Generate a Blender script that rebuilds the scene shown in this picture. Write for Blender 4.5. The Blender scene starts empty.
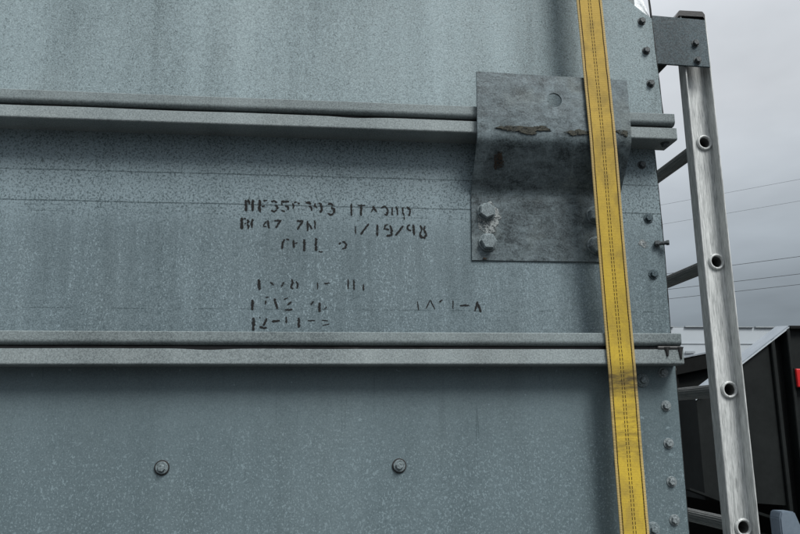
import bpy, bmesh, math, random
from mathutils import Vector, Matrix, noise as mnoise
random.seed(7)
R = math.radians
scene = bpy.context.scene
COL = scene.collection

# ------------------------------------------------------------------ camera
cam_data = bpy.data.cameras.new('camera')
cam = bpy.data.objects.new('camera', cam_data); COL.objects.link(cam)
cam_data.sensor_width = 36.0
cam_data.lens = 36.0 * 742.08 / 800.0
cam_data.clip_start = 0.05; cam_data.clip_end = 2000
yaw, pitch, roll = R(6.3845), R(12.1082), R(-0.5496)
fwd = Vector((math.sin(yaw)*math.cos(pitch), math.cos(yaw)*math.cos(pitch), math.sin(pitch)))
rt = Vector((math.cos(yaw), -math.sin(yaw), 0)); up = rt.cross(fwd)
rt2 = rt*math.cos(roll) + up*math.sin(roll); up2 = -rt*math.sin(roll) + up*math.cos(roll)
m3 = Matrix((rt2, up2, -fwd)).transposed()
cam.matrix_world = Matrix.Translation((-0.0982, -1.6337, -0.1268)) @ m3.to_4x4()
scene.camera = cam

# ------------------------------------------------------------------ sky and sun (overcast)
SUN_EL, SUN_AZ = 51.0, 30.0      # azimuth from the wall normal (-Y) towards +X
to_sun = Vector((math.sin(R(SUN_AZ))*math.cos(R(SUN_EL)), -math.cos(R(SUN_AZ))*math.cos(R(SUN_EL)), math.sin(R(SUN_EL))))
world = bpy.data.worlds.new('World'); scene.world = world; world.use_nodes = True
wt = world.node_tree; wt.nodes.clear()
def wn(t, **k):
    n = wt.nodes.new(t)
    for a, b in k.items(): setattr(n, a, b)
    return n
w_out = wn('ShaderNodeOutputWorld'); w_bg = wn('ShaderNodeBackground'); w_bg.inputs[1].default_value = 0.05
w_sky = wn('ShaderNodeTexSky', sky_type='NISHITA', sun_disc=False)
w_sky.sun_elevation = R(SUN_EL); w_sky.sun_rotation = math.atan2(to_sun.x, to_sun.y)
w_tc = wn('ShaderNodeTexCoord'); w_sep = wn('ShaderNodeSeparateXYZ')
wt.links.new(w_tc.outputs['Generated'], w_sep.inputs[0])
def wm(op, a, b=None, clamp=False):
    n = wn('ShaderNodeMath', operation=op, use_clamp=clamp)
    for i, v in enumerate((a, b)):
        if v is None: continue
        if isinstance(v, (int, float)): n.inputs[i].default_value = v
        else: wt.links.new(v, n.inputs[i])
    return n.outputs[0]
zz = wm('MAXIMUM', w_sep.outputs[2], 0.0)
den = wm('ADD', zz, 0.18)
w_cmb = wn('ShaderNodeCombineXYZ')
wt.links.new(wm('DIVIDE', w_sep.outputs[0], den), w_cmb.inputs[0])
wt.links.new(wm('DIVIDE', w_sep.outputs[1], den), w_cmb.inputs[1])
w_noise = wn('ShaderNodeTexNoise'); w_noise.inputs['Scale'].default_value = 1.4
w_noise.inputs['Detail'].default_value = 5; w_noise.inputs['Roughness'].default_value = 0.5
wt.links.new(w_cmb.outputs[0], w_noise.inputs['Vector'])
cl = wm('ADD', wm('MULTIPLY', wm('SUBTRACT', w_noise.outputs[0], 0.5), 0.85), 1.0)     # cloud mottling
lum = wm('MULTIPLY', wm('ADD', wm('MULTIPLY', zz, 12.0), 0.92), cl)                      # overcast: brighter towards the zenith
w_tint = wn('ShaderNodeMix', data_type='RGBA'); w_tint.blend_type = 'MIX'
wt.links.new(wm('MULTIPLY', zz, 2.6, True), w_tint.inputs[0])
w_tint.inputs[6].default_value = (0.82, 1.0, 1.15, 1); w_tint.inputs[7].default_value = (0.95, 1.0, 1.06, 1)
w_mul = wn('ShaderNodeVectorMath', operation='SCALE')
wt.links.new(w_tint.outputs[2], w_mul.inputs[0]); wt.links.new(lum, w_mul.inputs[3])
w_mix = wn('ShaderNodeMix', data_type='RGBA'); w_mix.inputs[0].default_value = 0.965
wt.links.new(w_sky.outputs[0], w_mix.inputs[6]); wt.links.new(w_mul.outputs[0], w_mix.inputs[7])
wt.links.new(w_mix.outputs[2], w_bg.inputs[0]); wt.links.new(w_bg.outputs[0], w_out.inputs[0])

sun_data = bpy.data.lights.new('sun', 'SUN'); sun_data.energy = 1.5; sun_data.angle = R(23); sun_data.color = (1.0, 0.985, 0.955)
sun = bpy.data.objects.new('sun', sun_data); COL.objects.link(sun)
sun.rotation_euler = (-to_sun).to_track_quat('-Z', 'Y').to_euler(); sun.location = (2, -4, 6)

vs = scene.view_settings
vs.view_transform = 'Standard'; vs.look = 'None'; vs.exposure = 1.25; vs.gamma = 1.0; vs.use_curve_mapping = False

# ------------------------------------------------------------------ node helper
class NT:
    def __init__(s, name):
        s.m = bpy.data.materials.new(name); s.m.use_nodes = True
        s.t = s.m.node_tree; s.t.nodes.clear()
        s.out = s.t.nodes.new('ShaderNodeOutputMaterial'); s.b = s.t.nodes.new('ShaderNodeBsdfPrincipled')
        s.t.links.new(s.b.outputs[0], s.out.inputs[0])
        s.tc = s.t.nodes.new('ShaderNodeTexCoord'); s.obj = s.tc.outputs['Object']
        s.sep = s.t.nodes.new('ShaderNodeSeparateXYZ'); s.t.links.new(s.obj, s.sep.inputs[0])
        s.x, s.y, s.z = s.sep.outputs
    def put(s, sock, v):
        if isinstance(v, (int, float)): sock.default_value = v
        elif isinstance(v, (tuple, list)): sock.default_value = tuple(v) + ((1,) if len(v) == 3 and len(sock.default_value) == 4 else ())
        else: s.t.links.new(v, sock)
    def math(s, op, a, b=None, c=None, clamp=False):
        n = s.t.nodes.new('ShaderNodeMath'); n.operation = op; n.use_clamp = clamp
        for i, v in enumerate((a, b, c)):
            if v is not None: s.put(n.inputs[i], v)
        return n.outputs[0]
    def vec(s, v, scale):
        n = s.t.nodes.new('ShaderNodeVectorMath'); n.operation = 'MULTIPLY'
        s.put(n.inputs[0], v); s.put(n.inputs[1], scale); return n.outputs[0]
    def noise(s, scale, detail=2, rough=0.5, stretch=None, dist=0.0, vec=None):
        n = s.t.nodes.new('ShaderNodeTexNoise')
        v = vec if vec is not None else s.obj
        if stretch: v = s.vec(v, stretch)
        s.put(n.inputs['Vector'], v); n.inputs['Scale'].default_value = scale
        n.inputs['Detail'].default_value = detail; n.inputs['Roughness'].default_value = rough
        n.inputs['Distortion'].default_value = dist
        return n.outputs[0]
    def step(s, v, lo, hi, a=0.0, b=1.0):
        n = s.t.nodes.new('ShaderNodeMapRange'); n.interpolation_type = 'SMOOTHSTEP'
        s.put(n.inputs[0], v); s.put(n.inputs[1], lo); s.put(n.inputs[2], hi); s.put(n.inputs[3], a); s.put(n.inputs[4], b)
        return n.outputs[0]
    def mix(s, f, a, b):
        n = s.t.nodes.new('ShaderNodeMix'); n.data_type = 'RGBA'
        s.put(n.inputs[0], f); s.put(n.inputs[6], a); s.put(n.inputs[7], b); return n.outputs[2]
    def bump(s, h, strength=0.3, dist=0.002):
        n = s.t.nodes.new('ShaderNodeBump'); n.inputs['Strength'].default_value = strength; n.inputs['Distance'].default_value = dist
        s.put(n.inputs['Height'], h); s.t.links.new(n.outputs[0], s.b.inputs['Normal'])
    def set(s, color=None, rough=None, metal=None, spec=None):
        if color is not None: s.put(s.b.inputs['Base Color'], color)
        if rough is not None: s.put(s.b.inputs['Roughness'], rough)
        if metal is not None: s.put(s.b.inputs['Metallic'], metal)
        if spec is not None: s.put(s.b.inputs['Specular IOR Level'], spec)
        return s.m
def ladd(n, *terms):                       # weighted sum of (socket, weight) centred on 0.5
    v = 0.5
    for sck, w in terms: v = n.math('MULTIPLY_ADD', n.math('SUBTRACT', sck, 0.5), w, v)
    return n.math('MINIMUM', n.math('MAXIMUM', v, 0.0), 1.0)

ZINC_D, ZINC_L = (0.045, 0.067, 0.075), (0.214, 0.278, 0.304)
def mat_zinc(name, dark=ZINC_D, light=ZINC_L, grain=0.9, large=0.8, kind=None, rough=0.5):
    n = NT(name)
    fine = n.step(n.noise(300, 3, 0.75), 0.36, 0.64); med = n.noise(105, 3, 0.65); big = n.noise(2.6, 4, 0.55, (1.3, 1, 0.55)); band = n.noise(3.2, 2, 0.5, (3.0, 1, 0.25))
    f = ladd(n, (fine, 0.85*grain), (med, 0.9*grain), (big, large), (band, 0.7*large))
    if kind == 'middle':
        # pitted, dry upper half; smoother bluish lower half with pale vertical drip marks
        wob = n.noise(9, 3, 0.6, (1, 1, 0.3))
        upz = n.step(n.math('MULTIPLY_ADD', wob, 0.05, n.z), 0.30, 0.40)
        pit = n.step(n.noise(210, 3, 0.7), 0.50, 0.60)
        f = n.math('SUBTRACT', f, n.math('MULTIPLY', n.math('MULTIPLY', pit, upz), 0.62))
        f = n.math('MULTIPLY_ADD', upz, 0.30, f)
        drip = n.step(n.noise(9, 4, 0.62, (3.4, 1, 0.26), 0.7), 0.38, 0.62)
        fl = n.step(n.noise(235, 3, 0.65, (1, 1, 0.75)), 0.56, 0.65)
        lowz = n.math('SUBTRACT', 1.0, upz)
        f = n.math('MULTIPLY_ADD', n.math('MULTIPLY', n.math('MULTIPLY', drip, fl), lowz), 1.0, f)
        f = n.math('MULTIPLY_ADD', n.math('MULTIPLY', drip, lowz), 0.07, f)
        f = n.math('SUBTRACT', f, n.math('MULTIPLY', lowz, 0.10))
        brk = n.noise(14, 3, 0.7, (1, 1, 0.05))
        for zl, wd, st, lo in ((0.4345, 0.0016, 0.55, 0.36), (0.3640, 0.0017, 0.62, 0.33), (0.3545, 0.0011, 0.30, 0.52), (0.3405, 0.0012, 0.25, 0.50), (0.1265, 0.0013, 0.30, 0.47)):
            dz = n.math('ABSOLUTE', n.math('SUBTRACT', n.math('MULTIPLY_ADD', n.noise(5, 2, 0.5, (1, 0, 0)), 0.004, n.z), zl + 0.002))
            ln = n.math('SUBTRACT', 1.0, n.step(dz, wd*0.4, wd*1.3))
            f = n.math('SUBTRACT', f, n.math('MULTIPLY', n.math('MULTIPLY', ln, n.step(brk, lo-0.05, lo+0.1)), st))
    if kind == 'lower':
        fl = n.math('MAXIMUM', n.step(n.noise(265, 2, 0.6, (1, 1, 0.8)), 0.565, 0.65), n.step(n.noise(150, 2, 0.6, (1, 1, 0.7)), 0.64, 0.69))
        dens = n.step(n.math('MULTIPLY_ADD', n.noise(4, 3, 0.6), 0.16, n.math('MULTIPLY', n.z, -1.0)), 0.10, 0.34)
        f = n.math('MULTIPLY_ADD', n.math('MULTIPLY', fl, dens), 0.62, f)
        st = n.step(n.noise(7, 3, 0.6, (4.5, 1, 0.25), 0.3), 0.62, 0.74)
        f = n.math('SUBTRACT', f, n.math('MULTIPLY', st, 0.10))
        scr = n.step(n.noise(42, 2, 0.6, (5.0, 1, 0.12), 0.9), 0.655, 0.70)
        f = n.math('SUBTRACT', f, n.math('MULTIPLY', n.math('MULTIPLY', scr, n.step(n.noise(3.5, 2, 0.5), 0.50, 0.60)), 0.22))
        wh = n.step(n.noise(75, 2, 0.5), 0.72, 0.76)
        f = n.math('MULTIPLY_ADD', wh, 0.5, f)
    if kind == 'upper':
        fl = n.step(n.noise(210, 2, 0.6), 0.56, 0.66)
        f = n.math('MULTIPLY_ADD', fl, 0.16, f)
        f = n.math('SUBTRACT', f, n.math('MULTIPLY', n.step(n.noise(190, 1, 0.6, None, 0.0), 0.30, 0.38, 1.0, 0.0), 0.3))
        rn = n.step(n.noise(5, 3, 0.55, (3.2, 1, 0.22), 0.4), 0.56, 0.72)
        f = n.math('SUBTRACT', f, n.math('MULTIPLY', rn, 0.16))
    f = n.math('MINIMUM', n.math('MAXIMUM', f, 0.0), 1.0)
    col = n.mix(f, dark, light)
    hue = n.noise(5, 3, 0.5)
    col = n.mix(n.math('MULTIPLY', n.step(hue, 0.45, 0.7), 0.15), col, n.vec(col, (1.06, 0.98, 0.93)))
    n.bump(n.math('MULTIPLY_ADD', fine, 0.6, med), 0.22*grain, 0.0012)
    return n.set(col, n.step(med, 0.3, 0.7, rough-0.02, rough+0.16), 0.05, 0.28)

M = {}
M['upper'] = mat_zinc('zinc_upper', kind='upper', large=0.9, grain=0.6, dark=(0.094, 0.126, 0.134), light=(0.322, 0.405, 0.428))
M['middle'] = mat_zinc('zinc_middle', kind='middle', large=0.55, grain=0.5)
M['lower'] = mat_zinc('zinc_lower', kind='lower', grain=0.24, large=0.5, dark=(0.038, 0.058, 0.065), light=(0.178, 0.236, 0.257))
M['lip'] = mat_zinc('zinc_flange', grain=0.5, large=0.9, dark=(0.062, 0.078, 0.082), light=(0.262, 0.310, 0.316))
M['lip_front'] = mat_zinc('zinc_lower_lip', grain=0.5, large=0.9, dark=(0.085, 0.104, 0.108), light=(0.325, 0.375, 0.380))
M['facet'] = mat_zinc('zinc_skylit_corner', dark=(0.45, 0.48, 0.49), light=(0.85, 0.88, 0.89), grain=1.1, large=0.5)  # pale zinc, lightened to carry the sky's brightness on the tilted corner
M['plate'] = mat_zinc('zinc_plate', dark=(0.014, 0.024, 0.029), light=(0.082, 0.118, 0.134), grain=0.75, large=0.9)
M['bolt'] = mat_zinc('zinc_bolt', dark=(0.07, 0.088, 0.095), light=(0.27, 0.31, 0.32), grain=0.8, large=0.3, rough=0.4)
M['washer'] = mat_zinc('zinc_washer', dark=(0.06, 0.080, 0.086), light=(0.24, 0.29, 0.305), grain=0.8, large=0.3, rough=0.45)
M['bolt_dark'] = mat_zinc('dark_bolt', dark=(0.018, 0.023, 0.025), light=(0.105, 0.122, 0.128), grain=0.8, large=0.3, rough=0.42)

def mat_bracket():
    n = NT('dull_bracket_zinc')
    sw = n.noise(7, 5, 0.6, (1, 1, 0.8), 1.6); fine = n.noise(260, 2, 0.6); md = n.noise(38, 4, 0.65, None, 0.8)
    sm = n.noise(16, 4, 0.6, (0.8, 1, 2.2), 2.2)
    f = ladd(n, (sw, 1.6), (fine, 1.3), (md, 1.1), (sm, 1.2))
    mp = n.t.nodes.new('ShaderNodeMapping'); mp.inputs['Rotation'].default_value = (0, R(38), 0); mp.inputs['Scale'].default_value = (9.0, 1.0, 0.5)
    n.t.links.new(n.obj, mp.inputs[0])
    scr = n.step(n.noise(16, 3, 0.7, None, 0.3, mp.outputs[0]), 0.60, 0.72)
    pat = n.step(n.noise(8, 2, 0.5), 0.48, 0.62)
    f = n.math('MINIMUM', n.math('MULTIPLY_ADD', n.math('MULTIPLY', scr, pat), 0.35, f), 1.0)
    col = n.mix(f, (0.022, 0.032, 0.036), (0.152, 0.194, 0.210))
    warm = n.step(n.noise(9, 3, 0.6), 0.55, 0.75)
    col = n.mix(n.math('MULTIPLY', warm, 0.5), col, n.vec(col, (1.12, 1.0, 0.86)))
    n.bump(n.math('MULTIPLY_ADD', md, 1.5, fine), 0.25, 0.0015)
    return n.set(col, n.step(sw, 0.3, 0.7, 0.42, 0.62), 0.15, 0.35)
M['bracket'] = mat_bracket()

def mat_simple(name, c0, c1, scale, rough, metal=0.0, detail=4, stretch=None, bump=0.15, spec=0.4):
    n = NT(name); a = n.noise(scale, detail, 0.6, stretch); b = n.noise(scale*7, 2, 0.6, stretch)
    f = ladd(n, (a, 1.5), (b, 0.6))
    n.bump(b, bump, 0.001)
    return n.set(n.mix(f, c0, c1), rough, metal, spec)
M['sealant'] = mat_simple('black_sealant', (0.006, 0.006, 0.006), (0.03, 0.03, 0.03), 60, 0.45)
M['rubber'] = mat_simple('black_rubber', (0.008, 0.008, 0.008), (0.025, 0.025, 0.025), 60, 0.7)
M['cap'] = mat_simple('black_cap', (0.006, 0.006, 0.007), (0.022, 0.022, 0.023), 40, 0.35)
def mat_crust(name, c0, c1, thr):
    n = NT(name); a = n.noise(95, 4, 0.7); b = n.noise(260, 3, 0.7)
    n.bump(a, 0.5, 0.002)
    m = n.set(n.mix(ladd(n, (a, 1.6), (b, 1.2)), c0, c1), 0.85)
    n.put(n.b.inputs['Alpha'], n.step(n.math('MULTIPLY_ADD', b, 0.5, n.math('MULTIPLY', a, 0.6)), thr-0.06, thr+0.08))
    return m
M['residue'] = mat_crust('old_adhesive', (0.006, 0.007, 0.005), (0.060, 0.061, 0.046), 0.475)
M['rust'] = mat_crust('rust_spot', (0.008, 0.006, 0.004), (0.05, 0.032, 0.02), 0.50)
M['white_residue'] = mat_crust('white_oxide', (0.07, 0.085, 0.09), (0.34, 0.37, 0.37), 0.52)

def mat_aluminium():
    n = NT('brushed_aluminium')
    g = n.noise(60, 4, 0.65, (6, 6, 0.35)); h = n.noise(14, 4, 0.6, (3, 3, 0.35)); k = n.noise(420, 2, 0.5, (1, 1, 0.12)); s = n.noise(3, 3, 0.5)
    sc = n.step(n.noise(70, 3, 0.7, (2.2, 2.2, 0.4), 0.5), 0.60, 0.70)
    f = ladd(n, (g, 1.8), (h, 0.5), (k, 0.8), (s, 0.5))
    f = n.math('MAXIMUM', n.math('SUBTRACT', f, n.math('MULTIPLY', sc, 0.28)), 0.0)
    n.bump(g, 0.15, 0.0008)
    return n.set(n.mix(f, (0.22, 0.235, 0.235), (0.72, 0.745, 0.735)), n.step(h, 0.3, 0.7, 0.36, 0.6), 0.12, 0.5)
M['alu'] = mat_aluminium()
M['rung'] = mat_simple('ribbed_rung', (0.08, 0.085, 0.085), (0.20, 0.205, 0.20), 50, 0.5, 0.4, stretch=(3, 0.5, 3))

def mat_webbing():
    n = NT('yellow_webbing'); uv = n.tc.outputs['UV']
    sp = n.t.nodes.new('ShaderNodeSeparateXYZ'); n.t.links.new(uv, sp.inputs[0]); u, v = sp.outputs[0], sp.outputs[1]
    wv = n.math('SINE', n.math('MULTIPLY', v, 2*math.pi/0.0034)); wu = n.math('SINE', n.math('MULTIPLY', u, 2*math.pi*22))
    weave = n.math('MULTIPLY_ADD', n.math('MULTIPLY', wv, wu), 0.5, 0.5)
    rib = n.math('MULTIPLY_ADD', wv, 0.5, 0.5)
    dirt = n.noise(14, 4, 0.65, None, 0.5); fine = n.noise(300, 2, 0.6); gr = n.noise(45, 3, 0.7, (0.6, 1, 2.5))
    up_ = n.step(n.z, -0.05, 0.75)
    base = n.mix(up_, (0.58, 0.42, 0.048), (0.49, 0.338, 0.082))
    base = n.mix(n.math('MULTIPLY', n.math('SUBTRACT', 1.0, weave), 0.35), base, (0.36, 0.235, 0.025))
    base = n.mix(n.math('MULTIPLY', n.math('SUBTRACT', 1.0, rib), 0.12), base, (0.30, 0.20, 0.03))
    base = n.mix(n.step(fine, 0.4, 0.75, 0.0, 0.35), base, (0.33, 0.21, 0.03))
    base = n.mix(n.step(dirt, 0.40, 0.72, 0.0, 0.6), base, (0.20, 0.145, 0.045))
    # pale worn selvedges
    ed = n.step(n.math('ABSOLUTE', n.math('SUBTRACT', u, 0.5)), 0.415, 0.435)
    base = n.mix(n.math('MULTIPLY', ed, 0.75), base, n.mix(rib, (0.16, 0.115, 0.05), (0.62, 0.48, 0.24)))
    # grime where it rubbed on the seam
    dz = n.math('ABSOLUTE', n.math('ADD', n.math('MULTIPLY_ADD', gr, 0.02, n.z), 0.022))
    g1 = n.math('MULTIPLY', n.step(dz, 0.004, 0.055, 1.0, 0.0), n.step(gr, 0.25, 0.70, 0.45, 1.0))
    dz2 = n.math('ABSOLUTE', n.math('ADD', n.math('MULTIPLY_ADD', gr, 0.03, n.z), 0.125))
    g2 = n.math('MULTIPLY', n.step(dz2, 0.005, 0.09, 1.0, 0.0), n.step(gr, 0.40, 0.7, 0.0, 0.55))
    base = n.mix(n.math('MAXIMUM', g1, g2), base, (0.075, 0.055, 0.022))
    n.bump(n.math('MULTIPLY_ADD', weave, 0.9, n.math('MULTIPLY', rib, 0.6)), 0.4, 0.0007)
    return n.set(base, 0.75, 0.0, 0.25)
M['webbing'] = mat_webbing()
M['thread'] = mat_simple('dark_thread', (0.018, 0.012, 0.005), (0.07, 0.045, 0.014), 200, 0.85)

def mat_ink(name, wear, dark):
    n = NT(name); sp = n.t.nodes.new('ShaderNodeSeparateXYZ'); n.t.links.new(n.tc.outputs['UV'], sp.inputs[0])
    e = n.math('SUBTRACT', 1.0, n.math('ABSOLUTE', n.math('MULTIPLY_ADD', sp.outputs[0], 2.0, -1.0)))
    g = n.noise(330, 3, 0.75); w = n.noise(60, 3, 0.65)
    t = n.math('ADD', e, n.math('MULTIPLY', n.math('SUBTRACT', g, 0.5), 2.2))
    a = n.math('MULTIPLY', n.step(t, 0.06, 0.55), n.step(w, wear, wear+0.16, 0.97, 0.3))
    n.set((dark, dark*1.1, dark*1.1), 0.75, 0.0, 0.3)
    n.put(n.b.inputs['Alpha'], a)
    return n.m
M['ink'] = mat_ink('stencil_paint', 0.60, 0.005)
M['ink_faded'] = mat_ink('faded_stencil_paint', 0.54, 0.006)
M['ink_ghost'] = mat_ink('ghost_stencil_paint', 0.30, 0.42)

M['dark_steel'] = mat_simple('dark_painted_steel', (0.005, 0.0065, 0.0065), (0.014, 0.0165, 0.0165), 5, 0.55, spec=0.15)
M['black_steel'] = mat_simple('black_steel', (0.003, 0.0035, 0.0035), (0.008, 0.009, 0.009), 6, 0.6, spec=0.12)
M['pale_steel'] = mat_simple('pale_grey_sheet', (0.17, 0.20, 0.225), (0.27, 0.30, 0.33), 7, 0.5)
M['blue_steel'] = mat_simple('blue_grey_steel', (0.09, 0.12, 0.155), (0.15, 0.19, 0.23), 9, 0.5)
M['red'] = mat_simple('red_lens', (0.35, 0.012, 0.012), (0.55, 0.02, 0.02), 20, 0.25)
M['tyre'] = mat_simple('tyre_rubber', (0.012, 0.012, 0.012), (0.03, 0.03, 0.03), 20, 0.8)
M['shed'] = mat_simple('pale_cladding', (0.36, 0.40, 0.43), (0.40, 0.44, 0.47), 0.4, 0.6)
M['shed_trim'] = mat_simple('grey_trim', (0.16, 0.19, 0.21), (0.34, 0.37, 0.39), 0.6, 0.6)
M['wire'] = mat_simple('black_cable', (0.02, 0.02, 0.022), (0.04, 0.04, 0.045), 5, 0.6)
def mat_ground():
    n = NT('gravel_yard'); a = n.noise(0.4, 5, 0.6); b = n.noise(25, 4, 0.7)
    n.bump(b, 0.6, 0.02)
    return n.set(n.mix(ladd(n, (a, 1.0), (b, 1.2)), (0.025, 0.025, 0.025), (0.075, 0.073, 0.07)), 0.9)
M['ground'] = mat_ground()

# ------------------------------------------------------------------ mesh helpers
def link(name, me, mat=None, parent=None, smooth=False):
    o = bpy.data.objects.new(name, me); COL.objects.link(o)
    for m in (mat if isinstance(mat, (list, tuple)) else [mat]):
        if m and len(me.materials) < (len(mat) if isinstance(mat, (list, tuple)) else 1): me.materials.append(m)
    if smooth:
        for p in me.polygons: p.use_smooth = True
    if parent:
        o.parent = parent
        o.matrix_parent_inverse = Matrix.Translation(-parent.location)   # meshes are written in scene coordinates
    return o
def bm_obj(name, bm, mat, parent=None, smooth=False):
    bmesh.ops.recalc_face_normals(bm, faces=bm.faces)
    me = bpy.data.meshes.new(name); bm.to_mesh(me); bm.free()
    return link(name, me, mat, parent, smooth)
def thing(name, label, cat, loc=(0, 0, 0), group=None):
    o = bpy.data.objects.new(name, None); COL.objects.link(o); o.location = loc; o.empty_display_size = 0.1
    o['label'] = label; o['category'] = cat
    if group: o['group'] = group
    return o
def tag(o, label=None, cat=None, group=None, kind=None):
    for k, v in (('label', label), ('category', cat), ('group', group), ('kind', kind)):
        if v: o[k] = v
    return o
def add_box(bm, x0, x1, y0, y1, z0, z1, bev=0.0, seg=2):
    vs_ = [bm.verts.new((x, y, z)) for z in (z0, z1) for y in (y0, y1) for x in (x0, x1)]
    fs = [bm.faces.new([vs_[i] for i in f]) for f in ((0, 2, 3, 1), (4, 5, 7, 6), (0, 1, 5, 4), (2, 6, 7, 3), (0, 4, 6, 2), (1, 3, 7, 5))]
    if bev: bmesh.ops.bevel(bm, geom=list({e for f in fs for e in f.edges}), offset=bev, segments=seg, affect='EDGES', profile=0.5)
def box(name, dims, mat, parent=None, bev=0.0):
    bm = bmesh.new(); add_box(bm, *dims, bev=bev); return bm_obj(name, bm, mat, parent)
def sweep_x(name, prof, x0, x1, n, mat, parent, amp=0.0, seed=0, fn=None, smooth_angle=None):
    """closed (y, z) profile swept along X, with a little hand-made unevenness"""
    bm = bmesh.new(); rows = []
    for i in range(n+1):
        x = x0 + (x1-x0)*i/n
        dy = amp*0.7*mnoise.noise((x*2.3, seed, 1.7)); dz = amp*mnoise.noise((x*1.7, seed+5, 9.1))
        row = []
        for j, (y, z) in enumerate(prof):
            ex = fn(x, j, y, z) if fn else (0, 0)
            row.append(bm.verts.new((x, y+dy+ex[0], z+dz+ex[1])))
        rows.append(row)
    k = len(prof)
    for i in range(n):
        for j in range(k):
            bm.faces.new((rows[i][j], rows[i][(j+1) % k], rows[i+1][(j+1) % k], rows[i+1][j]))
    bm.faces.new(rows[0]); bm.faces.new(rows[-1][::-1])
    o = bm_obj(name, bm, mat, parent, True)
    sharp(o, 35); return o
def sharp(o, deg):
    me = o.data; bm = bmesh.new(); bm.from_mesh(me)
    for e in bm.edges:
        e.smooth = not (len(e.link_faces) == 2 and e.calc_face_angle(0) > R(deg))
    bm.to_mesh(me); bm.free()
    for p in me.polygons: p.use_smooth = True
def prism_y(name, pts, y0, y1, mat, parent=None, bev=0.0):
    """(x, z) outline with thickness along Y"""
    bm = bmesh.new()
    a = [bm.verts.new((x, y0, z)) for x, z in pts]; b = [bm.verts.new((x, y1, z)) for x, z in pts]
    fs = [bm.faces.new(a), bm.faces.new(b[::-1])]; n = len(pts)
    for i in range(n): fs.append(bm.faces.new((a[i], a[(i+1) % n], b[(i+1) % n], b[i])))
    if bev: bmesh.ops.bevel(bm, geom=list(bm.edges), offset=bev, segments=2, affect='EDGES')
    return bm_obj(name, bm, mat, parent)
def ring(bm, r, y, n=24, ph=0.0, c=(0, 0)):
    return [bm.verts.new((c[0]+r*math.cos(ph+2*math.pi*i/n), y, c[1]+r*math.sin(ph+2*math.pi*i/n))) for i in range(n)]
def skin_rings(bm, rings, cap0=False, cap1=True, mi=0):
    for a, b in zip(rings, rings[1:]):
        n = len(a)
        for i in range(n): bm.faces.new((a[i], a[(i+1) % n], b[(i+1) % n], b[i])).material_index = mi
    if cap0: bm.faces.new(rings[0]).material_index = mi
    if cap1: bm.faces.new(rings[-1]).material_index = mi
def hex_prism(bm, r, y0, y1, ch, mi=0, n=6, ph=0.3):
    a = ring(bm, r, y0, n, ph); b = ring(bm, r, y1+ch, n, ph); c = ring(bm, r-ch*1.2, y1, n, ph)
    skin_rings(bm, [a, b, c], mi=mi)
def bolt_mesh(name, rw, tw, rh, hh, ph=0.3, gasket=0.0, flange=False):
    """washer + hexagon head standing out along -Y from y=0"""
    bm = bmesh.new(); y = 0.0
    if gasket:
        skin_rings(bm, [ring(bm, rw+gasket, 0, 28), ring(bm, rw+gasket, -0.0022, 28), ring(bm, rw+gasket*0.6, -0.003, 28)], mi=1); y = -0.0028
    skin_rings(bm, [ring(bm, rw, y, 28), ring(bm, rw, y-tw*0.7, 28), ring(bm, rw-tw*0.4, y-tw, 28)])
    y -= tw
    if flange: skin_rings(bm, [ring(bm, rh*1.18, y+0.0005, 24), ring(bm, rh*1.12, y-0.002, 24)]); y -= 0.0015
    hex_prism(bm, rh, y+0.0005, y-hh, rh*0.14, ph=ph)
    bmesh.ops.recalc_face_normals(bm, faces=bm.faces)
    me = bpy.data.meshes.new(name); bm.to_mesh(me); bm.free(); return me
def place(name, me, loc, parent, mats, rot=0.0, tilt=(0, 0)):
    o = bpy.data.objects.new(name, me); COL.objects.link(o)
    if not me.materials:
        for m in mats: me.materials.append(m)
    o.parent = parent; o.matrix_parent_inverse = Matrix.Translation(-parent.location)
    o.location = loc; o.rotation_euler = (tilt[0], rot, tilt[1])
    return o
def blob(bm, cx, cz, rx, rz, yf, seed, n=26, rough=0.3, th=0.0012):
    """thin irregular crust; yf(z) gives the carrying surface"""
    top, bot = [], []
    for i in range(n):
        a = 2*math.pi*i/n
        k = 1 + rough*mnoise.noise((math.cos(a)*1.8+seed, math.sin(a)*1.8, seed*3.1)) + rough*0.6*mnoise.noise((math.cos(a)*6+seed, math.sin(a)*6, 2.2))
        x, z = cx+rx*k*math.cos(a), cz+rz*k*math.sin(a)
        bot.append(bm.verts.new((x, yf(z)+0.0008, z))); top.append(bm.verts.new((cx+(x-cx)*0.93, yf(z)-th, cz+(z-cz)*0.93)))
    for i in range(n): bm.faces.new((bot[i], bot[(i+1) % n], top[(i+1) % n], top[i]))
    bm.faces.new(top)

# ------------------------------------------------------------------ ground
GZ = -1.75
bm = bmesh.new(); v = [bm.verts.new((x, y, GZ)) for x, y in ((-600, -600), (600, -600), (600, 600), (-600, 600))]; bm.faces.new(v)
tag(bm_obj('ground', bm, M['ground']), kind='structure')

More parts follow.
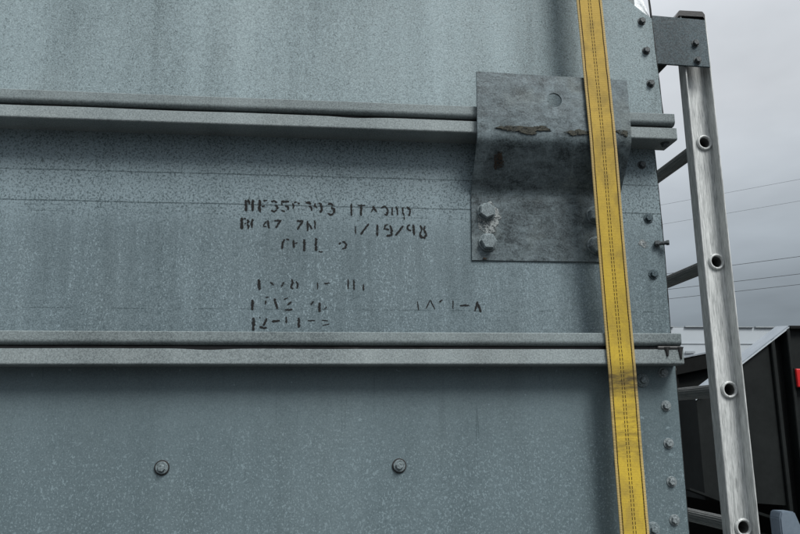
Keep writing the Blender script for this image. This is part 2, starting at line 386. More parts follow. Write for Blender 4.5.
# ------------------------------------------------------------------ galvanized housing
XL = -1.6
unit = thing('steel_housing', 'huge galvanized steel housing with bolted panels, flanged seams and black stencilled numbers', 'equipment', (-0.4, 0.7, GZ))
def panel(name, outline, mat, x0, x1, z0, z1, amp, seed, label):
    """sheet with slight oil-canning; outline clips the right side"""
    bm = bmesh.new(); nx, nz = 70, 60; rows = []
    for j in range(nz+1):
        t = j/nz; z = z0+(z1-z0)*t; xr = outline(z)
        row = []
        for i in range(nx+1):
            x = x0+(xr-x0)*i/nx
            edge = min(1.0, 6*min(t, 1-t), 8*(1-i/nx)+0.05)
            y = -0.004 + amp*edge*(mnoise.noise((x*1.6, z*2.2, seed)) + 0.4*mnoise.noise((x*5, z*5, seed+3)))
            row.append(bm.verts.new((x, y, z)))
        rows.append(row)
    for j in range(nz):
        for i in range(nx): bm.faces.new((rows[j][i], rows[j][i+1], rows[j+1][i+1], rows[j+1][i]))
    per = rows[0][:] + [r[-1] for r in rows[1:]] + rows[-1][-2::-1] + [r[0] for r in rows[-2:0:-1]]
    back = [bm.verts.new((q.co.x, 0.0, q.co.z)) for q in per]; n = len(per)
    for i in range(n): bm.faces.new((per[i], per[(i+1) % n], back[(i+1) % n], back[i]))
    o = bm_obj(name, bm, mat, unit, True); sharp(o, 40); o['label'] = label
    return o
ZT = 1.12
def up_edge(z):
    x = 0.742 - (z-0.59)*0.026
    if z > 0.8806: x = 0.731 - (z-0.8806)*1.196
    return x + 0.0012*mnoise.noise((z*40, 3, 1))
upper = panel('side_panel', up_edge, M['upper'], XL, 0.742, 0.5655, ZT, 0.0022, 1.0, 'pale upper panel sheet above the top seam')
middle = panel('side_panel', lambda z: 0.7085+0.012*(0.5-abs(z-0.27)) + 0.0008*mnoise.noise((z*35, 7, 1)), M['middle'], XL, 0.711, 0.043, 0.5275, 0.0018, 11.0, 'middle panel sheet with black stencilled numbers and drip streaks')
lower = panel('side_panel', lambda z: 0.7165-0.004*abs(z), M['lower'], XL, 0.716, GZ+0.02, 0.0015, 0.0022, 21.0, 'plain lower panel sheet with pale flecks')
# folded-back corner above the diagonal cut, sky brightness painted into its zinc
bm = bmesh.new()
def fq(x, z, y): return bm.verts.new((x, y, z))
d = 0.0015
a0 = [fq(0.733, 0.8815, d), fq(0.4475, ZT, d), fq(0.724, ZT, 0.10), fq(0.7325, 0.95, 0.03)]
a1 = [fq(q.co.x, q.co.z-0.002, q.co.y+0.004) for q in a0]
bm.faces.new(a0); bm.faces.new(a1[::-1])
for i in range(4): bm.faces.new((a0[i], a0[(i+1) % 4], a1[(i+1) % 4], a1[i]))
tag(bm_obj('corner_facet', bm, M['facet'], unit), 'bright folded corner at the top right')
# body of the box behind the sheets
bm = bmesh.new(); add_box(bm, XL+0.01, 0.695, 0.004, 1.4, GZ, ZT-0.002)
bm_obj('end_wall', bm, M['lip'], unit)
box('top_flange', (XL, 0.72, -0.085, 0.10, ZT-0.03, ZT+0.003), M['lip'], unit, 0.004)
box('roof_sheet', (XL, 0.70, 0.11, 1.41, ZT, ZT+0.006), M['lip'], unit)

def arc(cy, cz, r, a0, a1, n=6):
    return [(cy+r*math.cos(R(a0+(a1-a0)*i/n)), cz+r*math.sin(R(a0+(a1-a0)*i/n))) for i in range(n+1)]
def seam(zb, zt, zg, zu, xe, seed, wav, D=-0.07):
    # lower channel: flat underside, upright lip
    r = 0.004
    prof = [(0.0, zb), (D+r+0.0012, zb)] + [(y, z) for y, z in arc(D+r, zb+r, r, 270, 180, 4)] + [(D, zb+r+0.0012), (D, zt), (D+0.003, zt), (D+0.003, zb+0.004), (0.0, zb+0.004)]
    k = len(prof)
    def wob(x, j, y, z):
        if z > zt-0.001: return (0.0, 0.0009*mnoise.noise((x*6, seed, 0)) + (0.0028*math.exp(-((x-wav)/0.045)**2) * -1.0))
        return (0.0006*mnoise.noise((x*45, seed, 3)), 0.0004*mnoise.noise((x*70, seed, 6)))
    a = sweep_x('seam_flange', prof, XL, xe, 220, M['lip_front'], unit, 0.0012, seed, wob)
    # upper angle: rounded bend at the bottom, lip turned up
    r = 0.011
    prof = [(0.0, zg), (D+r+0.001, zg)] + arc(D+r, zg+r, r, 270, 180, 7) + [(D, zg+r+0.001), (D, zu-0.0015), (D+0.0012, zu), (D+0.003, zu), (D+0.003, zg+r)] + [(D+r, zg+0.003), (0.0, zg+0.003)]
    b = sweep_x('seam_flange', prof, XL, xe-0.002, 110, M['lip'], unit, 0.0012, seed)
    # sealant squeezed between the two
    prof = [(0.0, zt-0.003), (D+0.013, zt-0.004), (D+0.012, (zt+zg)/2), (D+0.016, zg+0.006), (0.0, zg+0.002)]
    def lump(x, j, y, z): return (-0.009*max(0, mnoise.noise((x*11, seed, 4)))*(j in (1, 2)), 0)
    s = sweep_x('seam_sealant', prof, XL, xe-0.004, 160, M['sealant'], unit, 0.0012, seed, lump)
    return a, b, s
seam(0.5265, 0.5552, 0.5630, 0.5920, 0.737, 3.0, -0.02)
sf = seam(0.0010, 0.0345, 0.0425, 0.0705, 0.712, 9.0, -0.328, -0.056)
# sealant drips hanging over the lower lip near its right end
def drip(x, z0, z1, w, y):
    bm = bmesh.new(); n = 12; rows = []
    for i in range(n+1):
        t = i/n; z = z0+(z1-z0)*t
        hw = w*(1.7*(1-t)**3 + 0.55 + 0.35*math.sin(t*math.pi)) if t < 0.86 else w*0.75*math.sqrt(max(0, 1-((t-0.86)/0.14)**2))+1e-4
        rows.append([bm.verts.new((x+hw*cx, y-0.0032*cy, z)) for cx, cy in ((-1, -0.3), (-0.6, 0.8), (0, 1.1), (0.6, 0.8), (1, -0.3))])
    for a, b in zip(rows, rows[1:]):
        for i in range(4): bm.faces.new((a[i], a[i+1], b[i+1], b[i]))
    return bm_obj('sealant_drip', bm, M['sealant'], unit, True)
drip(0.674, 0.0400, 0.0190, 0.0042, -0.0565); drip(0.705, 0.0400, 0.0125, 0.0040, -0.0565)
bm = bmesh.new(); add_box(bm, 0.652, 0.709, -0.0575, -0.052, 0.0340, 0.0420, 0.0025)
bm_obj('sealant_bead', bm, M['sealant'], unit)
# dark bead along the panels' right edges
def edge_bead(xf, z0, z1, seed, w):
    bm = bmesh.new(); n = int((z1-z0)/0.006); rows = []
    for i in range(n+1):
        z = z0+(z1-z0)*i/n; x = xf(z); k = w*(0.7+1.3*max(-0.4, mnoise.noise((z*28, seed, 0))))
        rows.append([bm.verts.new(c) for c in ((x-k*0.5, -0.0045, z), (x+k*0.3, -0.0052, z), (x+k, -0.001, z), (x+k*0.8, 0.003, z), (x-0.001, 0.003, z))])
    for a, b in zip(rows, rows[1:]):
        for i in range(5): bm.faces.new((a[i], a[(i+1) % 5], b[(i+1) % 5], b[i]))
    bm.faces.new(rows[0]); bm.faces.new(rows[-1])
    return bm_obj('edge_sealant', bm, M['sealant'], unit, True)
edge_bead(lambda z: 0.742-(z-0.59)*0.026 if z < 0.88 else 0.7345-(z-0.88)*0.04, 0.594, 1.0, 2.0, 0.0022)
edge_bead(lambda z: 0.7085+0.012*(0.5-abs(z-0.27)), 0.071, 0.524, 5.0, 0.0018)
edge_bead(lambda z: 0.7165-0.004*abs(z), -0.6, -0.003, 8.0, 0.0011)

# bolts
me_dark = bolt_mesh('panel_bolt_dark', 0.0104, 0.0014, 0.0080, 0.0080, 0.2)
me_zinc = bolt_mesh('panel_bolt_zinc', 0.0118, 0.0016, 0.0080, 0.0060, 0.5)
me_ring = bolt_mesh('gasket_bolt', 0.0128, 0.0020, 0.0078, 0.0065, 0.1, gasket=0.0026)
me_big = bolt_mesh('bracket_bolt', 0.0215, 0.003, 0.0195, 0.014, 0.52)
for i, (x, z) in enumerate(((0.7060, 0.8704), (0.7110, 0.7892), (0.7155, 0.7005), (0.700, 0.955))):
    if z < 0.9: place('bolt', me_dark, (x, -0.0042, z), upper, [M['bolt_dark']], i*0.7)
for i, (x, z) in enumerate(((0.6752, 0.4858), (0.6806, 0.3520), (0.6820, 0.2158))):
    place('bolt', me_dark if i == 0 else me_zinc, (x, -0.0042, z), middle, [M['bolt_dark'] if i == 0 else M['plate']], i*0.5)
me_lz = me_zinc.copy(); me_lz.materials.clear()
for i, (x, z) in enumerate(((0.6853, -0.0130), (0.6860, -0.0877), (0.6846, -0.1703), (0.6842, -0.2528), (0.6836, -0.3337), (0.683, -0.416))):
    place('bolt', me_lz, (x, -0.0042, z), lower, [M['bolt']], i*0.83)
for i, (x, z) in enumerate(((-0.4143, -0.2060), (0.0783, -0.2095), (0.5710, -0.2095))):
    place('bolt', me_ring, (x, -0.0045, z), lower, [M['washer'], M['rubber']], 0.4+i*1.1, (0.05, 0.04) if i < 2 else (0, 0))
me_lr = me_ring.copy(); me_lr.materials.clear()
for i, (x, z) in enumerate(((0.6345, -0.0303), (0.6326, -0.3513))):
    place('bolt', me_lr, (x, -0.0045, z), lower, [M['washer'], M['rubber']], i*0.6)
place('bolt', me_dark, (0.716, -0.048, 0.5262), unit, [M['bolt_dark']], 0.0, (R(90), 0))
# white smear and the stud that sticks out past the middle panel's edge
bm = bmesh.new(); blob(bm, 0.6655, 0.2895, 0.013, 0.010, lambda z: -0.0042, 4.4, th=0.0006)
bm_obj('white_smear', bm, M['white_residue'], middle)
bm = bmesh.new()
ax = Matrix.Rotation(R(90), 4, 'Z') @ Matrix.Rotation(R(0), 4, 'X')
skin_rings(bm, [ring(bm, 0.0048, 0.0, 12), ring(bm, 0.0048, -0.030, 12), ring(bm, 0.003, -0.033, 12)], cap0=True)
hex_prism(bm, 0.0085, -0.002, -0.011, 0.001); hex_prism(bm, 0.0068, -0.026, -0.033, 0.001)
bmesh.ops.rotate(bm, verts=bm.verts, cent=(0, 0, 0), matrix=Matrix.Rotation(R(62), 3, 'Z'))
bmesh.ops.translate(bm, verts=bm.verts, vec=(0.690, -0.006, 0.2891))
bm_obj('stud', bm, M['bolt_dark'], middle)

# stencilled numbers (stroke width in mm, then x,z pairs in 0.1 mm on the sheet)
STROKES = {
 1:[(5.3,-2633,3751,-2624,3481),(4.2,-2590,3761,-2545,3648),(4.8,-2485,3761,-2476,3484),(5.3,-2327,3759,-2318,3469),(3.3,-2250,3736,-2157,3750),(3.3,-2282,3608,-2206,3610),(4.0,-2074,3721,-2004,3736,-1936,3700),(4.8,-1978,3637,-1928,3608,-1935,3546),(3.7,-2069,3518,-1995,3489,-1935,3530),(4.2,-1851,3727,-1669,3731),(3.5,-1833,3709,-1826,3635),(4.4,-1758,3630,-1690,3607,-1691,3533),(3.1,-1841,3517,-1755,3500),(3.7,-1592,3699,-1567,3631,-1583,3566),(3.3,-1563,3709,-1504,3726),(4.0,-1480,3714,-1432,3681),(4.2,-1303,3715,-1229,3717,-1178,3678),(4.0,-1228,3639,-1168,3607,-1155,3526),(3.7,-1080,3708,-1088,3640,-1034,3594),(4.8,-1006,3722,-958,3686,-942,3569,-974,3487),(4.2,-798,3678,-738,3707,-669,3668),(4.6,-723,3620,-651,3575,-665,3476),(4.0,-802,3485,-736,3440,-671,3469),(3.5,-262,3715,-261,3424),(3.5,-111,3679,56,3683),(4.0,-42,3665,-41,3429),(4.4,221,3677,315,3535),(2.9,195,3523,233,3605),(3.7,410,3629,512,3678,578,3581,546,3462,489,3493),(3.5,677,3655,670,3461),(3.5,760,3677,798,3586,797,3464),(3.3,926,3661,912,3555,949,3458),(4.0,1015,3676,1088,3592,1067,3454),(2.6,955,3441,948,3359)],
 2:[(5.7,-2709,3332,-2699,3065),(3.5,-2668,3318,-2615,3297),(4.4,-2586,3292,-2558,3241,-2588,3194),(4.2,-2588,3182,-2549,3134,-2567,3067),(2.6,-2652,3193,-2606,3197),(4.2,-2464,3307,-2491,3221,-2481,3099),(2.9,-2234,3156,-2158,3264),(4.2,-2130,3283,-2101,3092),(2.6,-2233,3135,-2152,3133),(4.0,-1998,3274,-1847,3283,-1953,3110),(3.7,-1492,3279,-1354,3282,-1474,3077),(4.0,-1251,3290,-1247,3048),(3.1,-1212,3217,-1148,3096),(3.1,-1086,3306,-1080,3097),(2.4,-166,3189,-166,3005),(4.0,135,3251,-53,2991),(4.4,336,3238,326,2966),(3.7,573,3240,503,3213,497,3141,604,3117),(4.4,624,3228,661,3092,650,2988,534,2973),(4.0,928,3218,748,2990),(3.5,1081,3244,1026,3213,1022,3138,1111,3101),(4.2,1157,3255,1170,2998),(4.0,1320,3242,1356,3138,1300,3023),(4.8,1300,3023,1344,2952,1407,2944,1463,3023),(4.2,1463,3023,1401,3139,1434,3228)],
 3:[(4.2,-1749,2849,-1794,2779,-1802,2628),(3.3,-1720,2856,-1647,2830),(4.0,-1551,2838,-1541,2656),(3.1,-1520,2760,-1456,2776),(4.6,-1317,2860,-1312,2582),(4.6,-1054,2896,-1050,2592),(2.6,-991,2587,-897,2570),(3.7,-540,2760,-491,2796),(3.3,-466,2816,-411,2814,-370,2744,-391,2673,-465,2650)],
 4:[(5.1,-2287,1935,-2280,1691),(3.7,-2040,1873,-1963,1797),(3.5,-1742,1874,-1803,1774),(4.0,-1571,1944,-1554,1857,-1589,1770,-1542,1718),(3.7,-1479,1895,-1438,1815,-1455,1731),(2.6,-1002,1876,-1006,1720),(2.9,-856,1853,-737,1860),(3.3,-325,1967,-324,1734),(3.3,-196,1946,-196,1714),(3.3,18,1847,11,1702)],
 5:[(5.3,-2416,1472,-2415,1240),(2.2,-2141,1530,-2057,1531),(3.5,-2133,1456,-2130,1371),(4.2,-1943,1507,-1874,1266),(2.6,-1739,1484,-1647,1522),(3.5,-1566,1431,-1661,1362),(3.7,-1730,1239,-1545,1262),(3.7,-1084,1453,-1150,1367),(4.8,-957,1424,-954,1211),(2.4,-858,1274,-792,1326),(2.2,1231,1467,1250,1271),(2.2,1416,1302,1521,1506,1619,1289),(2.9,1724,1457,1805,1508),(2.2,2038,1496,2033,1292),(3.5,2189,1380,2409,1382),(4.0,2530,1252,2603,1479),(4.8,2580,1464,2676,1231)],
 6:[(5.7,-2380,1077,-2380,787),(2.4,-2256,1087,-2232,1069),(4.2,-2095,1063,-2165,900),(4.4,-2247,884,-2151,845,-2087,861),(4.0,-1992,997,-1808,1008),(3.5,-1673,1097,-1670,960),(4.8,-1403,1083,-1399,858),(2.4,-1207,1017,-1045,1024),(2.0,-900,1031,-764,1014),(2.0,-884,912,-733,944)],
}
for k, strokes in STROKES.items():
    bm = bmesh.new(); uvk = bm.loops.layers.uv.new('UVMap')
    for s in strokes:
        w = s[0]/1250.0; pts = [Vector((s[i]/10000.0, 0, s[i+1]/10000.0)) for i in range(1, len(s), 2)]
        L_, R_ = [], []
        # resample for a hand-sprayed edge
        fine = []
        for a, b in zip(pts, pts[1:]):
            m = max(2, int((b-a).length/0.003))
            fine += [a.lerp(b, i/m) for i in range(m)]
        fine.append(pts[-1])
        for i, p in enumerate(fine):
            t = (fine[min(i+1, len(fine)-1)] - fine[max(i-1, 0)]).normalized(); nn = Vector((-t.z, 0, t.x))
            e = 1.0 if 0 < i < len(fine)-1 else 0.6
            k1 = w*e*(1+0.35*mnoise.noise((p.x*300, p.z*300, 1))); k2 = w*e*(1+0.35*mnoise.noise((p.x*300, p.z*300, 7)))
            def ys(q): return -0.0042 - 0.0005
            yy = -0.004 + 0.0018*min(1.0, 6*min((p.z-0.043)/0.4845, 1-(p.z-0.043)/0.4845))*(mnoise.noise((p.x*1.6, p.z*2.2, 11.0)) + 0.4*mnoise.noise((p.x*5, p.z*5, 14.0))) - 0.0006
            L_.append(bm.verts.new((p.x+nn.x*k1, yy, p.z+nn.z*k1))); R_.append(bm.verts.new((p.x-nn.x*k2, yy, p.z-nn.z*k2)))
        for i in range(len(fine)-1):
            f_ = bm.faces.new((L_[i], L_[i+1], R_[i+1], R_[i]))
            for lp, uu in zip(f_.loops, (0.0, 0.0, 1.0, 1.0)): lp[uvk].uv = (uu, i)
    o = bm_obj('stencil_lettering', bm, M['ink'] if k in (1, 2, 3) else M['ink_faded'], middle); o['kind'] = 'stuff'

# ------------------------------------------------------------------ offset bracket bolted over the upper seam
PATH = [(-0.0075, 0.2430), (-0.0075, 0.398), (-0.0090, 0.406), (-0.0135, 0.415), (-0.0745, 0.497), (-0.0800, 0.5055), (-0.0830, 0.514), (-0.0845, 0.526), (-0.0850, 0.560), (-0.0845, 0.6720)]
def ybr(z):
    for (y0, z0), (y1, z1) in zip(PATH, PATH[1:]):
        if z0 <= z <= z1: return y0+(y1-y0)*(z-z0)/(z1-z0)
    return PATH[-1][0]
front = [(ybr(z), z) for z in [0.2430+0.429*i/90 for i in range(91)]]
TH = 0.006
back_ = []
for i, (y, z) in enumerate(front):
    a = front[max(0, i-1)]; b = front[min(len(front)-1, i+1)]
    t = Vector((b[0]-a[0], b[1]-a[1])).normalized(); back_.append((y+TH*t.y, z-TH*t.x*0.0))
bm = bmesh.new(); NX = 40
def brx(i, z): 
    x0 = 0.2495 + 0.0075*max(0, min(1, (z-0.24)/0.43)); x1 = 0.6135 + 0.004*max(0, min(1, (z-0.40)/0.1))
    x = x0+(x1-x0)*i/NX
    if z > 0.50 and i == NX: x += 0.0
    return x
def dent(x, z): return 0.0014*mnoise.noise((x*7, z*7, 5)) + 0.0006*mnoise.noise((x*22, z*22, 8))
G = [[bm.verts.new((brx(i, z), y+dent(brx(i, z), z), z - (0.006*(brx(i, z)-0.25)/0.36 if z > 0.66 else 0))) for i in range(NX+1)] for y, z in front]
Bk = [[bm.verts.new((brx(i, z), y, z - (0.006*(brx(i, z)-0.25)/0.36 if z > 0.66 else 0))) for i in (0, NX)] for (y, z) in back_]
nz = len(front)
for j in range(nz-1):
    for i in range(NX): bm.faces.new((G[j][i], G[j][i+1], G[j+1][i+1], G[j+1][i]))
    bm.faces.new((Bk[j][1], Bk[j][0], Bk[j+1][0], Bk[j+1][1]))
    bm.faces.new((G[j][0], G[j+1][0], Bk[j+1][0], Bk[j][0])); bm.faces.new((G[j][NX], Bk[j][1], Bk[j+1][1], G[j+1][NX]))
bm.faces.new([g for g in G[0]] + [Bk[0][1], Bk[0][0]]); bm.faces.new([g for g in G[-1]][::-1] + [Bk[-1][0], Bk[-1][1]])
bracket = bm_obj('offset_bracket', bm, M['bracket'], unit, True)
bracket['label'] = 'dull grey bent steel bracket over the top seam with a round hole'
# drill the round hole
bm = bmesh.new(); bmesh.ops.create_cone(bm, cap_ends=True, segments=40, radius1=0.0175, radius2=0.0175, depth=0.06, matrix=Matrix.Translation((0.4386, -0.083, 0.6085)) @ Matrix.Rotation(R(90), 4, 'X'))
cut = bm_obj('drill', bm, M['bracket'])
md = bracket.modifiers.new('hole', 'BOOLEAN'); md.operation = 'DIFFERENCE'; md.object = cut; md.solver = 'EXACT'
dg = bpy.context.evaluated_depsgraph_get(); nm = bpy.data.meshes.new_from_object(bracket.evaluated_get(dg))
bracket.modifiers.clear(); bracket.data = nm; bpy.data.objects.remove(cut); sharp(bracket, 38)
for i, (x, z) in enumerate(((0.2859, 0.3576), (0.2871, 0.2847), (0.5479, 0.3555), (0.5449, 0.2816))):
    place('bolt', me_big, (x, -0.0085, z), bracket, [M['washer']], (0.1, 0.55, 0.9, 0.3)[i])
bm = bmesh.new(); blob(bm, 0.2905, 0.343, 0.030, 0.041, lambda z: ybr(z)-0.0004, 2.3, 34, 0.28, 0.0010)
bm_obj('white_oxide_ring', bm, M['white_residue'], bracket)
sm = lambda z: ybr(z)-0.0012
for k, (cx, cz, rx, rz, sd) in enumerate(((0.362, 0.5345, 0.066, 0.0062, 1.0), (0.372, 0.5265, 0.020, 0.0068, 6.0), (0.320, 0.535, 0.020, 0.0050, 5.2), (0.405, 0.5375, 0.017, 0.0060, 15.0), (0.492, 0.530, 0.028, 0.0066, 9.4), (0.480, 0.5255, 0.010, 0.0035, 19.0), (0.597, 0.534, 0.014, 0.0060, 12.0), (0.604, 0.527, 0.005, 0.0035, 2.0))):
    bm = bmesh.new(); blob(bm, cx, cz, rx, rz, sm, sd, 40, 0.5); bm_obj('adhesive_patch', bm, M['residue'], bracket)
for k, (cx, cz, rx, rz, sd) in enumerate(((0.309, 0.474, 0.0095, 0.012, 3.0), (0.3055, 0.457, 0.006, 0.006, 7.0), (0.317, 0.461, 0.005, 0.008, 8.0), (0.2795, 0.2470, 0.005, 0.0025, 2.0))):
    bm = bmesh.new(); blob(bm, cx, cz, rx, rz, sm, sd, 22, 0.6); bm_obj('rust_spot', bm, M['rust'], bracket)

# ------------------------------------------------------------------ yellow tie-down strap
strap = thing('tie_down_strap', 'worn yellow webbing strap running down over the grey bracket', 'strap', (0.556, -0.1, GZ))
SP = [(0.538, 0.60, ZT+0.009), (0.533, -0.06, ZT+0.009), (0.5330, -0.078, ZT+0.009), (0.5330, -0.0872, ZT), (0.5350, -0.0885, 0.92), (0.5415, -0.0903, 0.676), (0.5435, -0.0905, 0.60), (0.5460, -0.0900, 0.515),
      (0.5535, -0.0760, 0.28), (0.5630, -0.0610, 0.066), (0.5645, -0.0606, 0.0), (0.5635, -0.0640, -0.20), (0.5635, -0.0680, -0.35), (0.563, -0.08, -0.9), (0.563, -0.11, GZ+0.004)]
def resample(P, step):
    out = []; d = 0.0
    P = [Vector(p) for p in P]
    for a, b in zip(P, P[1:]):
        m = max(1, int(round((b-a).length/step)))
        for i in range(m): out.append(a.lerp(b, i/m))
    out.append(P[-1])
    for _ in range(3): out = [out[0]] + [(out[i-1]+out[i]*2+out[i+1])/4 for i in range(1, len(out)-1)] + [out[-1]]
    return out
sp = resample(SP, 0.012); W = 0.0632; ST = 0.0022
dist = [0.0]
for a, b in zip(sp, sp[1:]): dist.append(dist[-1]+(b-a).length)
frames = []
for i, p in enumerate(sp):
    t = (sp[min(i+1, len(sp)-1)]-sp[max(i-1, 0)]).normalized()
    tw = R(2.0)*mnoise.noise((dist[i]*2.0, 3, 3)); ac = Vector((math.cos(tw), math.sin(tw), 0)); ac = (ac - t*ac.dot(t)).normalized(); nn = t.cross(ac)
    if nn.y > 0 and abs(nn.y) > 0.3: nn = -nn
    if abs(nn.y) <= 0.3 and nn.z < 0: nn = -nn
    frames.append((p, ac, nn, W*(1+0.012*mnoise.noise((dist[i]*9, 1, 1)))))
bm = bmesh.new(); uvl = bm.loops.layers.uv.new('UVMap'); rows = []
US = [0, 0.02, 0.08, 0.2, 0.35, 0.5, 0.65, 0.8, 0.92, 0.98, 1.0]
for i, (p, ac, nn, w) in enumerate(frames):
    fr = [p+ac*(u-0.5)*w + nn*(ST*(0.75 if u in (0, 1) else 1.0) - 0.0009*(1-math.cos(2*math.pi*u))*0.5) for u in US]
    bk = [p+ac*(u-0.5)*w for u in (1.0, 0.0)]
    rows.append([bm.verts.new(c) for c in fr+bk])
UU = US+[1.0, 0.0]
for i in range(len(rows)-1):
    k = len(UU)
    for j in range(k):
        f = bm.faces.new((rows[i][j], rows[i][(j+1) % k], rows[i+1][(j+1) % k], rows[i+1][j]))
        for lp, (ui, vi) in zip(f.loops, ((j, i), ((j+1) % k, i), ((j+1) % k, i+1), (j, i+1))): lp[uvl].uv = (UU[ui], dist[vi])
bm_obj('webbing', bm, M['webbing'], strap, True)
def stitches(u, wd, pitch, duty, seed):
    bm = bmesh.new(); s = 0.45
    def at(dd):
        i = max(j for j in range(len(dist)) if dist[j] <= dd) if dd < dist[-1] else len(dist)-2
        i = min(i, len(sp)-2); t = (dd-dist[i])/(dist[i+1]-dist[i])
        a, b = frames[i], frames[i+1]; return a[0].lerp(b[0], t), a[1].lerp(b[1], t), a[2].lerp(b[2], t), a[3]*(1-t)+b[3]*t
    while s < min(dist[-1]-0.05, 2.6):
        l = pitch*duty
        p0, p1 = at(s), at(s+l)
        jit = 0.0006*mnoise.noise((s*40, seed, 0))
        q = []
        for (p, ac, nn, w) in (p0, p1):
            c = p+ac*((u-0.5)*w+jit) + nn*(ST-0.0009*(1-math.cos(2*math.pi*u))*0.5)
            q += [c-ac*wd/2-nn*0.0003, c+nn*0.0009, c+ac*wd/2-nn*0.0003]
        v = [bm.verts.new(c) for c in q]
        for f in ((0, 1, 4, 3), (1, 2, 5, 4), (0, 2, 1), (3, 4, 5)): bm.faces.new([v[i] for i in f])
        s += pitch
    return bm_obj('stitch_row', bm, M['thread'], strap)
stitches(0.105, 0.0034, 0.0075, 0.90, 1); stitches(0.895, 0.0034, 0.0075, 0.90, 2)
stitches(0.455, 0.0023, 0.0090, 0.66, 3); stitches(0.545, 0.0023, 0.0090, 0.66, 4)

# ------------------------------------------------------------------ ladder at the end of the housing
ladder = thing('ladder', 'weathered aluminium ladder with round rungs fixed beside the steel housing', 'ladder', (0.854, 0.25, GZ))
X0, X1, ZTOP = 0.8195, 0.8895, 0.905
def rail(yw, sgn):
    """C-section: web at yw, flanges pointing outward (sgn)"""
    t = 0.0035; dpt = 0.034
    pr = [(X0, 0), (X0, -dpt), (X0+t, -dpt), (X0+t, -t), (X1-t, -t), (X1-t, -dpt), (X1, -dpt), (X1, 0)]
    bm = bmesh.new(); zs = [GZ, ZTOP]; rr = []
    for z in zs: rr.append([bm.verts.new((x, yw+sgn*(-y) if sgn > 0 else yw+y, z)) for x, y in pr])
    n = len(pr)
    for i in range(n): bm.faces.new((rr[0][i], rr[0][(i+1) % n], rr[1][(i+1) % n], rr[1][i]))
    bm.faces.new(rr[0]); bm.faces.new(rr[1][::-1])
    bmesh.ops.bevel(bm, geom=[e for e in bm.edges if abs(e.verts[0].co.z-e.verts[1].co.z) > 1], offset=0.0009, segments=2, affect='EDGES')
    return bm_obj('rail', bm, M['alu'], ladder)
YW = 0.046; YF = 0.452
near = rail(YW, -1); far = rail(YF, 1)
RX, RZ0, RP = 0.8672, 0.5675, 0.3088
def drill(o, y):
    bm = bmesh.new()
    for k in range(8):
        z = RZ0+RP-RP*k
        if z < ZTOP-0.05: bmesh.ops.create_cone(bm, cap_ends=True, segments=28, radius1=0.0140, radius2=0.0140, depth=0.02, matrix=Matrix.Translation((RX, y, z)) @ Matrix.Rotation(R(90), 4, 'X'))
    c = bm_obj('drill', bm, M['alu']); md = o.modifiers.new('h', 'BOOLEAN'); md.operation = 'DIFFERENCE'; md.object = c; md.solver = 'EXACT'
    dg = bpy.context.evaluated_depsgraph_get(); nm = bpy.data.meshes.new_from_object(o.evaluated_get(dg))
    o.modifiers.clear(); o.data = nm; bpy.data.objects.remove(c)
drill(near, YW)
def rung_mesh():
    bm = bmesh.new(); n = 36; L0, L1 = YW-0.008, YF+0.004
    prof = [(0.0165, L0+0.0042), (0.0182, L0+0.0015), (0.0180, L0), (0.0160, L0-0.0012), (0.0138, L0), (0.0132, L0+0.004), (0.0131, L1)]
    out = []
    for i in range(n):
        pass
    rings_ = [ring(bm, r, y, n) for r, y in prof]
    skin_rings(bm, rings_, cap1=False)
    # outer ribbed tube
    o0 = [bm.verts.new(((0.0158+0.0007*(i % 2))*math.cos(2*math.pi*i/72), L0+0.003, (0.0158+0.0007*(i % 2))*math.sin(2*math.pi*i/72))) for i in range(72)]
    o1 = [bm.verts.new((q.co.x, L1, q.co.z)) for q in o0]
    for i in range(72): bm.faces.new((o0[i], o0[(i+1) % 72], o1[(i+1) % 72], o1[i]))
    bmesh.ops.recalc_face_normals(bm, faces=bm.faces)
    me = bpy.data.meshes.new('rung'); bm.to_mesh(me); bm.free(); return me
def flare_mesh():
    bm = bmesh.new(); n = 36; L0 = YW-0.010
    prof = [(0.0150, YW-0.0030), (0.0205, YW-0.0038), (0.0208, YW-0.0058), (0.0190, L0+0.001), (0.0160, L0), (0.0141, L0+0.002), (0.0136, YW-0.003)]
    skin_rings(bm, [ring(bm, r, y, n) for r, y in prof], cap1=False)
    bmesh.ops.recalc_face_normals(bm, faces=bm.faces)
    me = bpy.data.meshes.new('flared_end'); bm.to_mesh(me); bm.free()
    for p in me.polygons: p.use_smooth = True
    return me
def tube_mesh():
    bm = bmesh.new()
    o0, o1, i0, i1 = [], [], [], []
    n = 72; ya, yb = YW-0.0032, YF+0.004
    for i in range(n):
        a = 2*math.pi*i/n; r = 0.0165 if i % 4 < 2 else 0.0156; c, s = math.cos(a), math.sin(a)
        o0.append(bm.verts.new((0.0138*c, ya, 0.0138*s))); o1.append(bm.verts.new((r*c, YW+0.0005, r*s)))
        i0.append(bm.verts.new((r*c, yb, r*s))); i1.append(bm.verts.new((0.0132*c, ya, 0.0132*s)))
    for A_, B_ in ((o0, o1), (o1, i0), (o0, i1)):
        for i in range(n): bm.faces.new((A_[i], A_[(i+1) % n], B_[(i+1) % n], B_[i]))
    e = [bm.verts.new((0.0130*math.cos(2*math.pi*i/n), yb, 0.0130*math.sin(2*math.pi*i/n))) for i in range(n)]
    for i in range(n): bm.faces.new((i1[i], i1[(i+1) % n], e[(i+1) % n], e[i])); bm.faces.new((i0[i], i0[(i+1) % n], e[(i+1) % n], e[i]))
    bmesh.ops.recalc_face_normals(bm, faces=bm.faces)
    me = bpy.data.meshes.new('rung'); bm.to_mesh(me); bm.free(); return me
tm, fm = tube_mesh(), flare_mesh()
